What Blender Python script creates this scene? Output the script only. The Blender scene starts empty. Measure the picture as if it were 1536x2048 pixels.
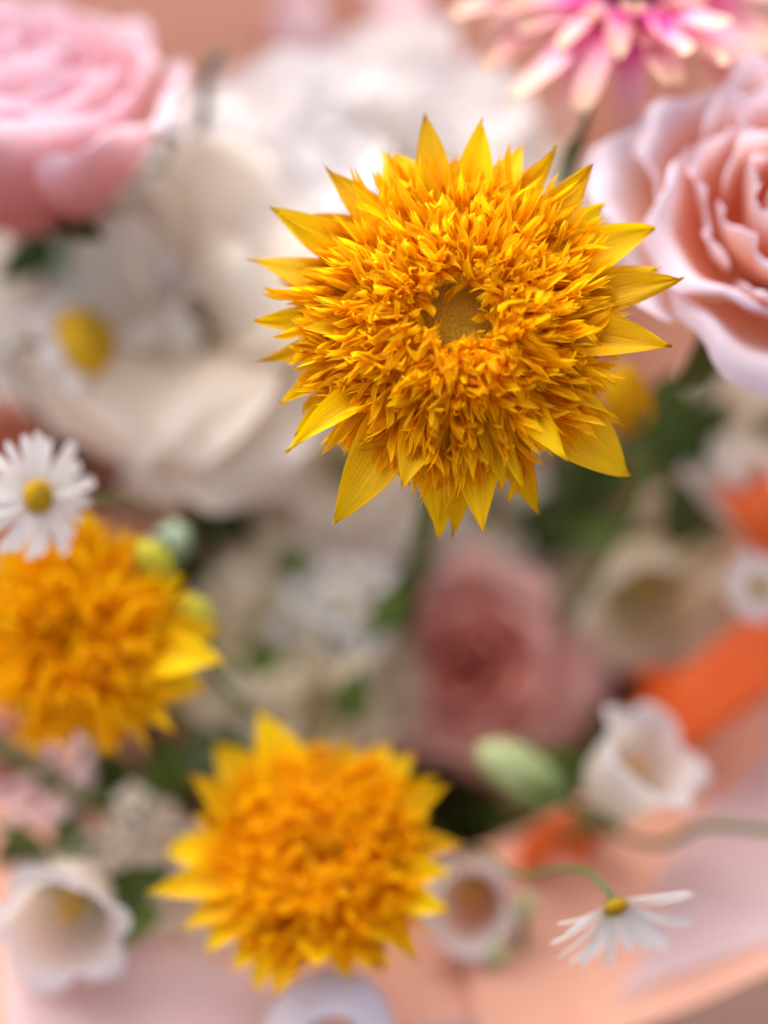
import bpy, math, random
from mathutils import Vector, Matrix, noise
rnd = random.Random(7)
R = math.radians
CM = 0.01                                    # everything below is written in centimetres
sc = bpy.context.scene
C = sc.collection

# ------------------------------------------------------------------ camera
PITCH = R(50)                                # looking down on the bouquet
RIGHT = Vector((1, 0, 0))
UP = Vector((0, math.sin(PITCH), math.cos(PITCH)))
TOW = Vector((0, -math.cos(PITCH), math.sin(PITCH)))      # from the scene toward the camera
PXW, PXH = 1536, 2048
K = 16.8 / 45.0 / PXW                        # cm per pixel per cm of depth
FOCUS_D = 44.4
MAIN = Vector((1.6, 1.0, 40.0))              # heart of the large sunflower
CAM = MAIN - RIGHT * ((915 - 768) * K * 45) - UP * ((1024 - 645) * K * 45) + TOW * 45

def P(px, py, d):
    "point (cm) at image position px,py and depth d cm in front of the lens"
    return CAM + RIGHT * ((px - 768) * K * d) + UP * ((1024 - py) * K * d) - TOW * d
def cdir(x, y, z):
    "direction given as right / up / toward the camera"
    return (RIGHT * x + UP * y + TOW * z).normalized()

cam_d = bpy.data.cameras.new('camera')
cam_d.sensor_fit = 'HORIZONTAL'; cam_d.sensor_width = 24.0
cam_d.lens = 24.0 * 45.0 / 16.8
cam_d.clip_start = 0.02; cam_d.clip_end = 60
cam_d.dof.use_dof = True; cam_d.dof.focus_distance = FOCUS_D * CM; cam_d.dof.aperture_fstop = 1.95
cam = bpy.data.objects.new('camera', cam_d); C.objects.link(cam)
cam.matrix_world = Matrix.Translation(CAM * CM) @ Matrix((RIGHT, UP, TOW)).transposed().to_4x4()
sc.camera = cam

# ------------------------------------------------------------------ light: soft daylight from above and behind
SUN_EL, SUN_AZ = R(54), R(-25)               # azimuth from +Y (behind the bouquet) toward -X
w = bpy.data.worlds.new('World'); sc.world = w; w.use_nodes = True
wn = w.node_tree.nodes; wl = w.node_tree.links
sky = wn.new('ShaderNodeTexSky'); sky.sky_type = 'NISHITA'; sky.sun_disc = False
sky.sun_elevation = SUN_EL; sky.sun_rotation = SUN_AZ; sky.dust_density = 4.0; sky.ozone_density = 0.6
veil = wn.new('ShaderNodeHueSaturation'); veil.inputs['Saturation'].default_value = 0.38      # thin high cloud: a paler sky
wl.new(sky.outputs[0], veil.inputs['Color']); wl.new(veil.outputs[0], wn['Background'].inputs['Color'])
wn['Background'].inputs['Strength'].default_value = 0.13
sd = bpy.data.lights.new('sun', 'SUN'); sd.energy = 1.2; sd.angle = R(70); sd.color = (1.0, 0.96, 0.93)
sun = bpy.data.objects.new('sun', sd); C.objects.link(sun)
sdir = Vector((math.sin(SUN_AZ) * math.cos(SUN_EL), math.cos(SUN_AZ) * math.cos(SUN_EL), math.sin(SUN_EL)))
sun.rotation_euler = sdir.to_track_quat('Z', 'Y').to_euler()
sc.view_settings.view_transform = 'Standard'; sc.view_settings.look = 'None'
sc.view_settings.exposure = 1.30; sc.view_settings.gamma = 1.0; sc.view_settings.use_curve_mapping = False
sc.render.engine = 'CYCLES'
sc.cycles.use_denoising = True
sc.cycles.max_bounces = 9; sc.cycles.diffuse_bounces = 7; sc.cycles.transmission_bounces = 7

# ------------------------------------------------------------------ materials
MATS = {}
def mat(name, stops, transl=0.3, rough=0.55, bump=0.25, vein=(60, 3), vary=0.10, uvmode=True, scale=60, sheen=0.0, spec=0.3, blotch=None, clear=0.0):
    """stops: (position along the petal, colour).  Colour runs along the UV's v; fine grain and veins as bump."""
    m = bpy.data.materials.new(name); m.use_nodes = True
    nt = m.node_tree; N = nt.nodes; L = nt.links
    for n in list(N): N.remove(n)
    out = N.new('ShaderNodeOutputMaterial')
    tc = N.new('ShaderNodeTexCoord')
    ramp = N.new('ShaderNodeValToRGB')
    el = ramp.color_ramp.elements
    while len(el) < len(stops): el.new(0.5)
    for e, (p, c) in zip(el, stops): e.position = p; e.color = (*c, 1)
    sep = N.new('ShaderNodeSeparateXYZ'); L.new(tc.outputs['UV'], sep.inputs[0])
    nz = N.new('ShaderNodeTexNoise'); nz.inputs['Scale'].default_value = scale; nz.inputs['Detail'].default_value = 4
    L.new(tc.outputs['Object'], nz.inputs['Vector'])
    # v plus a little noise so that no gradient is ruler straight
    ma = N.new('ShaderNodeMath'); ma.operation = 'MULTIPLY_ADD'; ma.inputs[1].default_value = 0.22; 
    L.new(nz.outputs['Fac'], ma.inputs[0])
    sb = N.new('ShaderNodeMath'); sb.operation = 'SUBTRACT'; sb.inputs[1].default_value = 0.11
    L.new(sep.outputs['Y'], sb.inputs[0]); L.new(sb.outputs[0], ma.inputs[2])
    L.new(ma.outputs[0], ramp.inputs[0])
    # veins: noise stretched along the petal
    mp = N.new('ShaderNodeMapping'); mp.inputs['Scale'].default_value = (vein[0], vein[1], 1); L.new(tc.outputs['UV'], mp.inputs[0])
    vn = N.new('ShaderNodeTexNoise'); vn.inputs['Scale'].default_value = 1.0; vn.inputs['Detail'].default_value = 3
    L.new(mp.outputs[0], vn.inputs['Vector'])
    oi = N.new('ShaderNodeObjectInfo')
    hs = N.new('ShaderNodeHueSaturation'); L.new(ramp.outputs[0], hs.inputs['Color'])
    mr = N.new('ShaderNodeMapRange'); mr.inputs['To Min'].default_value = 1 - vary; mr.inputs['To Max'].default_value = 1 + vary * 0.6
    L.new(oi.outputs['Random'], mr.inputs['Value']); 
    mv = N.new('ShaderNodeMath'); mv.operation = 'MULTIPLY'
    mr2 = N.new('ShaderNodeMapRange'); mr2.inputs['From Min'].default_value = 0.25; mr2.inputs['From Max'].default_value = 0.75
    mr2.inputs['To Min'].default_value = 1 - vary * 0.9; mr2.inputs['To Max'].default_value = 1 + vary * 0.5
    L.new(vn.outputs['Fac'], mr2.inputs['Value'])
    L.new(mr.outputs[0], mv.inputs[0]); L.new(mr2.outputs[0], mv.inputs[1]); L.new(mv.outputs[0], hs.inputs['Value'])
    hr = N.new('ShaderNodeMapRange'); hr.inputs['To Min'].default_value = 0.5 - vary * 0.06; hr.inputs['To Max'].default_value = 0.5 + vary * 0.06
    L.new(oi.outputs['Random'], hr.inputs['Value']); L.new(hr.outputs[0], hs.inputs['Hue'])
    col = hs.outputs['Color']
    if blotch:
        bn = N.new('ShaderNodeTexNoise'); bn.inputs['Scale'].default_value = blotch[1]; bn.inputs['Detail'].default_value = 5
        L.new(tc.outputs['Object'], bn.inputs['Vector'])
        br = N.new('ShaderNodeMapRange'); br.inputs['From Min'].default_value = 0.5; br.inputs['From Max'].default_value = 0.68
        L.new(bn.outputs['Fac'], br.inputs['Value'])
        mx = N.new('ShaderNodeMix'); mx.data_type = 'RGBA'; mx.inputs['B'].default_value = (*blotch[0], 1)
        L.new(br.outputs[0], mx.inputs['Factor']); L.new(col, mx.inputs['A']); col = mx.outputs['Result']
    bp = N.new('ShaderNodeBump'); bp.inputs['Strength'].default_value = bump; bp.inputs['Distance'].default_value = 0.0006
    ad = N.new('ShaderNodeMath'); ad.operation = 'ADD'; L.new(vn.outputs['Fac'], ad.inputs[0]); L.new(nz.outputs['Fac'], ad.inputs[1])
    L.new(ad.outputs[0], bp.inputs['Height'])
    pr = N.new('ShaderNodeBsdfPrincipled'); pr.inputs['Roughness'].default_value = rough
    pr.inputs['Specular IOR Level'].default_value = spec; pr.inputs['Sheen Weight'].default_value = sheen
    L.new(col, pr.inputs['Base Color']); L.new(bp.outputs[0], pr.inputs['Normal'])
    if transl > 0:
        tr = N.new('ShaderNodeBsdfTranslucent'); L.new(col, tr.inputs['Color']); L.new(bp.outputs[0], tr.inputs['Normal'])
        ms = N.new('ShaderNodeMixShader'); ms.inputs[0].default_value = transl
        L.new(pr.outputs[0], ms.inputs[1]); L.new(tr.outputs[0], ms.inputs[2]); 
        last = ms.outputs[0]
        if clear > 0:                                          # thin tissue lets part of what lies behind show
            tp = N.new('ShaderNodeBsdfTransparent'); m2 = N.new('ShaderNodeMixShader'); m2.inputs[0].default_value = clear
            L.new(last, m2.inputs[1]); L.new(tp.outputs[0], m2.inputs[2]); last = m2.outputs[0]
        L.new(last, out.inputs[0])
    else:
        L.new(pr.outputs[0], out.inputs[0])
    MATS[name] = m
    return m

mat('ray_petal', [(0, (.94, .40, .0)), (.5, (.94, .56, .0)), (.97, (.94, .60, .0)), (1, (.74, .38, .0))], .45, .45, .8, (20, 1.0), .20, scale=300, spec=.2)
mat('floret', [(0, (.98, .40, .0)), (.4, (.99, .51, .0)), (1, (1.0, .63, .008))], .68, .55, .2, (8, 2), .12, scale=300, spec=.08)
mat('disc', [(0, (.88, .54, .04)), (1, (.92, .62, .06))], .25, .7, .7, (30, 30), .1, scale=900)
mat('rose_right', [(0, (.90, .30, .13)), (.42, (.88, .40, .25)), (.62, (.87, .52, .42)), (.76, (.86, .62, .60)), (.86, (.84, .68, .73)), (1, (.84, .72, .82))], .46, .65, .25, (22, 2), .045, scale=160, sheen=.15)
mat('rose_left', [(0, (.80, .22, .17)), (.55, (.84, .40, .40)), (.80, (.85, .54, .59)), (1, (.85, .68, .77))], .46, .65, .25, (22, 2), .045, scale=160, sheen=.15)
mat('rose_dusty', [(0, (.74, .25, .18)), (.6, (.79, .37, .31)), (1, (.82, .50, .46))], .45, .65, .2, (14, 2), .06, scale=120)
mat('rose_blush', [(0, (.72, .28, .20)), (.6, (.80, .48, .44)), (1, (.84, .62, .62))], .25, .65, .2, (14, 2), .06, scale=120)
mat('rose_terracotta', [(0, (.50, .14, .07)), (.6, (.62, .24, .14)), (1, (.72, .36, .26))], .2, .65, .2, (14, 2), .06, scale=120)
mat('ivory', [(0, (.76, .60, .40)), (.35, (.87, .77, .64)), (1, (.90, .84, .77))], .50, .6, .25, (18, 2), .04, scale=100)
mat('cream', [(0, (.64, .58, .28)), (.4, (.78, .69, .48)), (1, (.84, .76, .62))], .48, .6, .2, (18, 2), .05, scale=100)
mat('white', [(0, (.76, .70, .60)), (.3, (.84, .80, .77)), (1, (.86, .83, .84))], .45, .55, .25, (16, 1.5), .04, scale=200)
mat('bell', [(0, (.56, .52, .32)), (.45, (.76, .68, .60)), (.75, (.80, .75, .75)), (1, (.84, .81, .84))], .56, .8, .6, (26, 1.2), .06, scale=150, spec=.1)
mat('daisy_disc', [(0, (.78, .40, .008)), (1, (.70, .45, .012))], .05, .7, .8, (60, 60), .05, scale=1200)
mat('stamen', [(0, (.6, .45, .06)), (1, (.80, .42, .02))], .2, .6, .2, (10, 10), .05)
mat('gerbera', [(0, (.84, .03, .32)), (.32, (.87, .10, .42)), (.50, (.88, .38, .52)), (.80, (.88, .50, .44)), (.93, (.82, .50, .36)), (1, (.74, .58, .36))], .25, .55, .25, (12, 1.5), .08, scale=150)
mat('gerbera_disc', [(0, (.10, .05, .05)), (1, (.16, .06, .08))], .0, .8, .8, (40, 40), .05, scale=900)
mat('leaf', [(0, (.05, .085, .018)), (1, (.075, .115, .02))], .32, .45, .4, (16, 9), .25, scale=120, spec=.4)
mat('leaf_light', [(0, (.10, .17, .03)), (1, (.16, .24, .05))], .28, .5, .4, (16, 9), .2, scale=120)
mat('leaf_sage', [(0, (.16, .20, .14)), (1, (.24, .29, .21))], .2, .6, .3, (16, 9), .1, scale=120)
mat('stem', [(0, (.09, .13, .03)), (1, (.13, .18, .05))], .0, .5, .3, (6, 40), .15, scale=200)
mat('stem_dark', [(0, (.05, .05, .018)), (1, (.07, .08, .02))], .0, .6, .3, (6, 40), .2, scale=200)
mat('bud', [(0, (.24, .36, .12)), (.5, (.46, .54, .24)), (1, (.62, .66, .34))], .2, .5, .3, (16, 1.5), .05, scale=150)
mat('bud_mint', [(0, (.34, .46, .30)), (1, (.50, .64, .44))], .15, .5, .3, (16, 2), .05, scale=150)
mat('bud_yellow', [(0, (.36, .40, .03)), (1, (.62, .52, .04))], .25, .5, .3, (16, 2), .1, scale=150)
mat('peach_paper', [(0, (.74, .33, .21)), (1, (.77, .40, .29))], .22, .7, .25, (120, 120), .03, scale=40)
mat('white_tissue', [(0, (.66, .54, .57)), (1, (.76, .68, .76))], .35, .6, .3, (50, 50), .03, scale=60, clear=.38)
mat('white_ribbon', [(0, (.74, .68, .74)), (1, (.78, .72, .79))], .3, .4, .3, (3, 200), .03, scale=60)
mat('orange_ribbon', [(0, (.92, .15, .015)), (1, (.93, .17, .02))], .30, .38, .3, (3, 260), .03, scale=200, spec=.5)
mat('pink_ribbon', [(0, (.82, .56, .58)), (1, (.84, .60, .64))], .25, .35, .3, (3, 260), .03, scale=200, spec=.5)
mat('table_wood', [(0, (.17, .08, .05)), (1, (.22, .11, .07))], .0, .5, .4, (4, 60), .2, scale=20)

# ------------------------------------------------------------------ mesh helpers
class MB:
    "collects patches and tubes, then becomes ONE mesh object"
    def __init__(s): s.v = []; s.f = []; s.uv = []
    def add(s, data, M=None):
        v, f, uv = data; o = len(s.v)
        s.v += [M @ Vector(p) for p in v] if M is not None else [Vector(p) for p in v]
        s.f += [tuple(i + o for i in q) for q in f]; s.uv += uv
        return s
    def mesh(s, name, m):
        me = bpy.data.meshes.new(name)
        me.from_pydata([tuple(p * CM) for p in s.v], [], s.f)
        ul = me.uv_layers.new(name='UVMap')
        li = [0] * len(me.loops); me.loops.foreach_get('vertex_index', li)
        flat = []
        for i in li: flat += s.uv[i]
        ul.data.foreach_set('uv', flat)
        me.polygons.foreach_set('use_smooth', [True] * len(me.polygons))
        me.materials.append(MATS[m]); me.update()
        return me
    def build(s, name, m, parent=None): return link(name, s.mesh(name, m), parent)
def link(name, me, parent=None, M=None):
    o = bpy.data.objects.new(name, me); C.objects.link(o)
    if parent is not None: o.parent = parent
    if M is not None: o.matrix_local = M
    return o
def cmM(M):
    "a cm matrix as a metre matrix"
    M = M.copy(); M.translation = M.translation * CM; return M
def tag(o, label, cat, group=None, kind=None):
    if label: o['label'] = label
    if cat: o['category'] = cat
    if group: o['group'] = group
    if kind: o['kind'] = kind
    return o
def frame(pos, n, xhint=RIGHT, spin=0.0):
    n = Vector(n).normalized(); x = (xhint - n * xhint.dot(n)).normalized(); y = n.cross(x)
    return Matrix.Translation(pos) @ Matrix((x, y, n)).transposed().to_4x4() @ Matrix.Rotation(spin, 4, 'Z')
def thing(name, M, label, cat, group=None):
    o = bpy.data.objects.new(name, None); C.objects.link(o); o.empty_display_size = 0.01
    o.matrix_world = cmM(M); o['m'] = 0; del o['m']
    return tag(o, label, cat, group)
def grid(nu, nv, fn):
    v = []; uv = []; f = []
    for j in range(nv + 1):
        for i in range(nu + 1):
            u = -1 + 2 * i / nu; t = j / nv
            v.append(fn(u, t)); uv.append(((u + 1) / 2, t))
    for j in range(nv):
        for i in range(nu):
            a = j * (nu + 1) + i; f.append((a, a + 1, a + nu + 2, a + nu + 1))
    return v, f, uv
def petal(L, W, prof, a0=0.2, a1=-0.3, a2=0.0, cup=0.15, ruf=0.0, rk=3.0, ph=0.0, nu=6, nv=9, crease=0.0, tip=None, twist=0.0, side=0.0):
    """strap from the origin along +X; width along Y, up Z.  a0 start pitch, a1/a2 change of pitch along it"""
    n = 40; cx = [0.0]; cz = [0.0]; cp = [a0]
    for i in range(n):
        t = (i + .5) / n; a = a0 + a1 * t + a2 * t * t
        cx.append(cx[-1] + L / n * math.cos(a)); cz.append(cz[-1] + L / n * math.sin(a)); cp.append(a0 + a1 * (i + 1) / n + a2 * ((i + 1) / n) ** 2)
    def fn(u, t):
        tt = t
        if tip is not None and t > .6: tt = t + tip(u) * (t - .6) / .4 / L
        k = max(0.0, min(1.0, tt)) * n; i = min(int(k), n - 1); q = k - i
        x = cx[i] * (1 - q) + cx[i + 1] * q; z = cz[i] * (1 - q) + cz[i + 1] * q; a = cp[i]
        if tt > 1: x += (tt - 1) * L * math.cos(a); z += (tt - 1) * L * math.sin(a)
        w = W * prof(t); y = u * w
        h = cup * w * (u * u) - crease * w * math.exp(-(u * 4) ** 2) + ruf * (t ** 1.5) * math.sin(rk * u * math.pi + ph + 2 * t) * (0.4 + abs(u))
        tw = twist * t
        y2 = y * math.cos(tw) - h * math.sin(tw); h2 = y * math.sin(tw) + h * math.cos(tw)
        return (x - h2 * math.sin(a), y2 + side * t * t, z + h2 * math.cos(a))
    return grid(nu, nv, fn)
def pointed(t, k=.75): return min(1.0, (t * 3.0) ** .6 * .62 + .38 * min(1, t * 3)) * (max(0, 1 - t)) ** k * 1.18
def flame(t, k=.85): return (.78 + .22 * math.sin(math.pi * min(1, t * 1.1))) * max(0, 1 - t ** 2.9) ** (k * 1.35)
def broad(t): return math.sin(min(1, .12 + .95 * t) * math.pi * .62) * (1 - max(0, t - .72) ** 2 * 6.5)
def strapy(t): return min(1, .45 + t * 1.6) * (1 - max(0, t - .8) ** 2 * 14)
def lathe(prof, n=16, fn=None):
    "profile [(r,z)], optional fn(angle,r,z)->(r,z)"
    v = []; f = []; uv = []; m = len(prof)
    for i in range(n):
        a = 2 * math.pi * i / n
        for j, (r, z) in enumerate(prof):
            if fn: r, z = fn(a, r, z, j / (m - 1))
            v.append((r * math.cos(a), r * math.sin(a), z)); uv.append((i / n, j / (m - 1)))
    for i in range(n):
        for j in range(m - 1):
            a = i * m + j; b = ((i + 1) % n) * m + j; f.append((a, b, b + 1, a + 1))
    return v, f, uv
def tube(pts, rad, n=6, sub=6):
    "smooth tube through points; rad: number or list"
    pts = [Vector(p) for p in pts]; rr = rad if isinstance(rad, (list, tuple)) else [rad] * len(pts)
    path = []; prs = []
    for i in range(len(pts) - 1):
        p0 = pts[max(i - 1, 0)]; p1 = pts[i]; p2 = pts[i + 1]; p3 = pts[min(i + 2, len(pts) - 1)]
        for k in range(sub):
            t = k / sub
            path.append(.5 * ((2 * p1) + (p2 - p0) * t + (2 * p0 - 5 * p1 + 4 * p2 - p3) * t * t + (3 * p1 - p0 - 3 * p2 + p3) * t ** 3))
            prs.append(rr[i] * (1 - t) + rr[i + 1] * t)
    path.append(pts[-1]); prs.append(rr[-1])
    v = []; f = []; uv = []; ref = None
    for i, p in enumerate(path):
        d = (path[min(i + 1, len(path) - 1)] - path[max(i - 1, 0)]).normalized()
        if ref is None: ref = d.orthogonal().normalized()
        ref = (ref - d * ref.dot(d)).normalized(); b = d.cross(ref)
        for k in range(n):
            a = 2 * math.pi * k / n; v.append(p + (ref * math.cos(a) + b * math.sin(a)) * prs[i]); uv.append((k / n, i / (len(path) - 1)))
    for i in range(len(path) - 1):
        for k in range(n):
            f.append((i * n + k, i * n + (k + 1) % n, (i + 1) * n + (k + 1) % n, (i + 1) * n + k))
    f.append(tuple(range(n))[::-1]); f.append(tuple((len(path) - 1) * n + k for k in range(n)))
    return v, f, uv
def RZ(a): return Matrix.Rotation(a, 4, 'Z')
def RY(a): return Matrix.Rotation(a, 4, 'Y')
def RX(a): return Matrix.Rotation(a, 4, 'X')
def T(x, y, z): return Matrix.Translation((x, y, z))
TIE = Vector((0.5, 6.0, 12.0))               # where the stems are tied together
def stem(parent, M, z0=-.2, rad=.16, m='stem', via=(), spread=1.6, name='stem'):
    "stem from the flower's base through the tie down to the table, a part of the flower"
    base = M @ Vector((0, 0, z0)); n = (M.to_3x3() @ Vector((0, 0, 1)))
    a = rnd.uniform(0, 6.28); q = rnd.uniform(.2, 1) ** .5 * spread
    j = Vector((math.cos(a) * q, math.sin(a) * q, 0))
    pts = [base]
    if via: pts += list(via)
    else: pts.append(base - n * 1.8)
    L = pts[-1]; t = TIE + j
    pts.append(L.lerp(t, .5) + Vector((0, 0, -1.2))); pts.append(t); pts.append(Vector((TIE.x - j.x * 1.3, TIE.y - j.y * 1.3, .12)))
    Mi = M.inverted()
    return MB().add(tube([Mi @ p for p in pts], rad)).build(name, m, parent)
def calyx(parent, r, h, m='leaf_light', n=8, name='sepal'):
    for k in range(n):
        d = petal(h, r * .42, lambda t: pointed(t), -.2, .5, nu=2, nv=5, cup=.2)
        MB().add(d, RZ(k * 6.2832 / n + rnd.uniform(-.2, .2)) @ T(r * .35, 0, -.25)).build(name, m, parent)

# ------------------------------------------------------------------ setting: table and the paper the bouquet is wrapped in
def build_table():
    v = grid(20, 20, lambda u, t: (u * 90, -80 + 200 * t, 0))
    tag(MB().add(v).build('table', 'table_wood'), 'dark brown wooden table top under the bouquet', 'table', kind='structure')
build_table()

AX = Vector((TIE.x, TIE.y, 0))
def rim(th):
    "rim radius and height of the wrap by direction (0 = right, -pi/2 = front, pi/2 = back)"
    s = math.sin(th)
    back = max(0, s); front = max(0, -s)
    return 16.5 + .5 * back + 2.5 * front, 29.5 + 10.0 * back ** 1.5 - 5.5 * front
def cone(th, s, lift=0.0, ruf=1.0, seed=0.0):
    rr, zr = rim(th)
    if s < .5: k = s / .5; r = 2.6 + (8.2 - 2.6) * k ** 1.4; z = 1.0 + 21.5 * k
    else:
        k = (s - .5) / .5; r = 8.2 + (rr - 8.2) * k; z = 22.5 + (zr - 22.5) * (.55 * k + .45 * k * k)
    q = max(0, s - .25)
    nz = noise.noise(Vector((math.cos(th) * 2.2 + seed, math.sin(th) * 2.2, s * 1.6))) * 2.4 * q * ruf
    nz += noise.noise(Vector((th * 9 + seed, s * 16, 3.1))) * .22 * min(1, q * 3)
    fold = math.sin(th * 9 + seed * 3 + 1.4 * s) * .55 * q * ruf
    return Vector((AX.x + (r + lift + nz + fold) * math.cos(th), AX.y + (r + lift + nz + fold) * math.sin(th), z + nz * .8 + fold * .6 - lift * .3))
wrap = thing('wrapping_paper', T(AX.x, AX.y, 0), 'peach paper wrapped as a flaring cone around the whole bouquet', 'paper')
def sheet(th0, th1, s0, s1, m, lift, seed, name='sheet', top=lambda u: 1.0, nu=70, nv=36, ruf=1.0, parent=None, slant=0.0):
    def fn(u, t):
        s = s0 + (s1 * top(u) - s0) * t
        th = th0 + (th1 - th0) * (u + 1) / 2 + slant * (t - .5)
        return cone(th, s, lift + .35 * math.sin(u * 3 + seed), ruf, seed) - Vector((AX.x, AX.y, 0))
    return MB().add(grid(nu, nv, fn)).build(name, m, parent or wrap)
sheet(R(-82), R(70), 0, 1, 'peach_paper', .0, 0.3, top=lambda u: 1.0 - .14 * max(0, min(1, (-.40 - u) / .16)), nu=110)
sheet(R(55), R(190), 0, 1, 'peach_paper', -.5, 1.7, top=lambda u: 1.02 + .06 * math.sin(u * 5))
sheet(R(175), R(289), 0, 1, 'peach_paper', .6, 3.1, top=lambda u: 1.0 + .05 * math.sin(u * 6))

# ------------------------------------------------------------------ flower builders
def to_local(M, px, py, z=0.0):
    Mi = M.inverted(); a = Mi @ CAM; b = Mi @ P(px, py, 40.0); d = b - a
    q = a + d * ((z - a.z) / d.z); return math.hypot(q.x, q.y), math.atan2(q.y, q.x)

def floret_variants(sz, m, name, n=16):
    out = []
    for k in range(n):
        L = sz * rnd.uniform(.85, 1.15); W = sz * rnd.uniform(.07, .13)
        teeth = {0: lambda u: .16 * sz * math.cos(u * math.pi * 2) - .10 * sz * u * u, 1: lambda u: .20 * sz * (1 - abs(u)) - .1 * sz,
                 2: lambda u: .14 * sz * abs(math.sin(u * math.pi)) - .12 * sz * (abs(u) < .2)}[k % 3]
        d = petal(L, W, lambda t: (.55 + .75 * t) * (1 - max(0, t - .72) ** 2 * 5.5), 0, rnd.uniform(-1.8, .9), rnd.uniform(-1.3, 1.4),
                  cup=rnd.uniform(.3, 1.3), nu=4, nv=7, tip=teeth, twist=rnd.uniform(-1.6, 1.6), side=rnd.uniform(-.3, .3) * sz)
        out.append(d)
    return out
def sunflower(M, Rf, tips, label, nflor=820, nparts=300, seed=1, hole=.85, auto=22, width=.58, crest=1.0, fsize=1.0, fwid=1.0):
    """Rf: floret ring radius.  tips: ray petal tips as (px,py) seen in the photograph, turned into lengths on the flower's own plane"""
    rs = random.Random(seed)
    t = thing('sunflower', M, label, 'sunflower', 'double yellow sunflowers')
    k0 = Rf / 3.2
    # ray petals
    for i, tp in enumerate(tips):
        px, py = tp[0], tp[1]; ww = tp[2] if len(tp) > 2 else 1.0; lay = tp[3] if len(tp) > 3 else 0.0
        r, a = to_local(M, px, py, -.05 * k0)
        rb = 1.9 * k0; L = max(.6, r - rb)
        a0 = rs.uniform(0, .45); a1 = rs.uniform(-1.1, .1); a2 = rs.uniform(-.3, .5)
        d = petal(L * 1.06, width * k0 * ww * rs.uniform(.9, 1.1), lambda q: flame(q, rs_k), a0, a1, a2, cup=rs.uniform(.05, .65), ruf=rs.uniform(.03, .12) * k0, rk=rs.uniform(.8, 1.8),
                  ph=rs.uniform(0, 6), nu=8, nv=14, tip=(lambda u, q=rs.uniform(-.10, .10) * k0, h=rs.uniform(0, 6): q * u + .05 * k0 * math.sin(5 * u + h)), crease=rs.uniform(.08, .24), twist=rs.uniform(-.45, .45), side=rs.uniform(-.18, .18) * k0) if not globals().__setitem__('rs_k', rs.uniform(.50, .85)) else None
        MB().add(d).build('ray_petal', 'ray_petal', t).matrix_local = cmM(RZ(a) @ T(rb, 0, -.12 * k0 + lay - .06 * (i % 3)) @ RX(rs.uniform(-.25, .25)))
    for i in range(auto):
        a = i * 6.2832 / auto + rs.uniform(-.1, .1); L = rs.uniform(1.3, 2.3) * k0
        d = petal(L, width * rs.uniform(.45, .75) * k0, lambda q: flame(q, .7), rs.uniform(.05, .4), rs.uniform(-.7, -.1), rs.uniform(-.2, .3), cup=rs.uniform(.1, .5), nu=6, nv=10, crease=.1, twist=rs.uniform(-.3, .3))
        MB().add(d).build('ray_petal', 'ray_petal', t).matrix_local = cmM(RZ(a) @ T(1.75 * k0, 0, .04 * k0) @ RX(rs.uniform(-.4, .4)))
    # packed fringed florets
    var = floret_variants(fsize * k0, 'floret', 'floret'); mes = [MB().add(d).mesh('floret', 'floret') for d in var]
    rest = MB(); order = list(range(nflor)); r0, r1 = hole * k0, 2.62 * k0
    for i in order:
        f = (i + .5) / nflor; r = math.sqrt(r0 * r0 + (r1 * r1 - r0 * r0) * f) + rs.gauss(0, .05) * k0
        a = i * 2.39996 + rs.gauss(0, .05); g = max(0, min(1, (r - r0) / (r1 - r0)))
        elev = R(108 - 112 * g ** .80) + rs.gauss(0, .24)
        ln = (.42 + .50 * min(1, g * 1.6) + .38 * g * g) * rs.uniform(.7, 1.3)
        if g < .16 and rs.random() < .45: elev += rs.uniform(.2, .7); ln *= rs.uniform(1.1, 1.7)      # some lean in over the hollow
        zz = crest * (.62 * math.exp(-((r / k0 - 1.25) / .62) ** 2) - .02) * k0
        Ml = RZ(a) @ T(r, 0, zz - .05 * k0) @ RZ(rs.gauss(0, .30)) @ RY(-elev) @ RX(rs.gauss(0, .5)) @ Matrix.Diagonal((ln, fwid * rs.uniform(.8, 1.25), 1, 1))
        v = rs.randrange(len(var))
        if i >= nflor - nparts:
            link('floret', mes[v], t, cmM(Ml))
        else: rest.add(var[v], Ml)
    o = rest.build('inner_florets', 'floret', t); o['kind'] = 'stuff'
    # hidden receptacle and the dimpled heart
    MB().add(lathe([(0.001, -.75 * k0), (.5 * k0, -.7 * k0), (1.5 * k0, -.35 * k0), (2.0 * k0, -.1 * k0), (1.9 * k0, .05 * k0), (1.4 * k0, .42 * k0), (1.05 * k0, .44 * k0)], 24)).build('receptacle', 'disc', t)
    dz = -.22 * k0
    b = MB().add(lathe([(1.0 * k0, .45 * k0), (.93 * k0, .02 * k0 + dz), (.6 * k0, .10 * k0 + dz), (.3 * k0, .13 * k0 + dz), (.001, .12 * k0 + dz)], 24))
    for i in range(240):
        r = .9 * k0 * math.sqrt((i + .5) / 240); a = i * 2.39996
        b.add(lathe([(.06 * k0, .04 * k0), (.055 * k0, .09 * k0), (.03 * k0, .12 * k0), (.001, .125 * k0)], 6), T(r * math.cos(a), r * math.sin(a), .02 * k0 + dz))
    o = b.build('disc', 'disc', t)
    for i in range(16):
        d = petal(1.9 * k0, .34 * k0, lambda q: pointed(q, .6), .1, rs.uniform(-.5, .2), 0, cup=.2, nu=4, nv=7, crease=.1)
        MB().add(d, RZ(i * .3927 + rs.uniform(-.1, .1)) @ T(1.1 * k0, 0, -.45 * k0)).build('bract', 'leaf_light', t)
    stem(t, M, -.6 * k0, .30)
    return t

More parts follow.
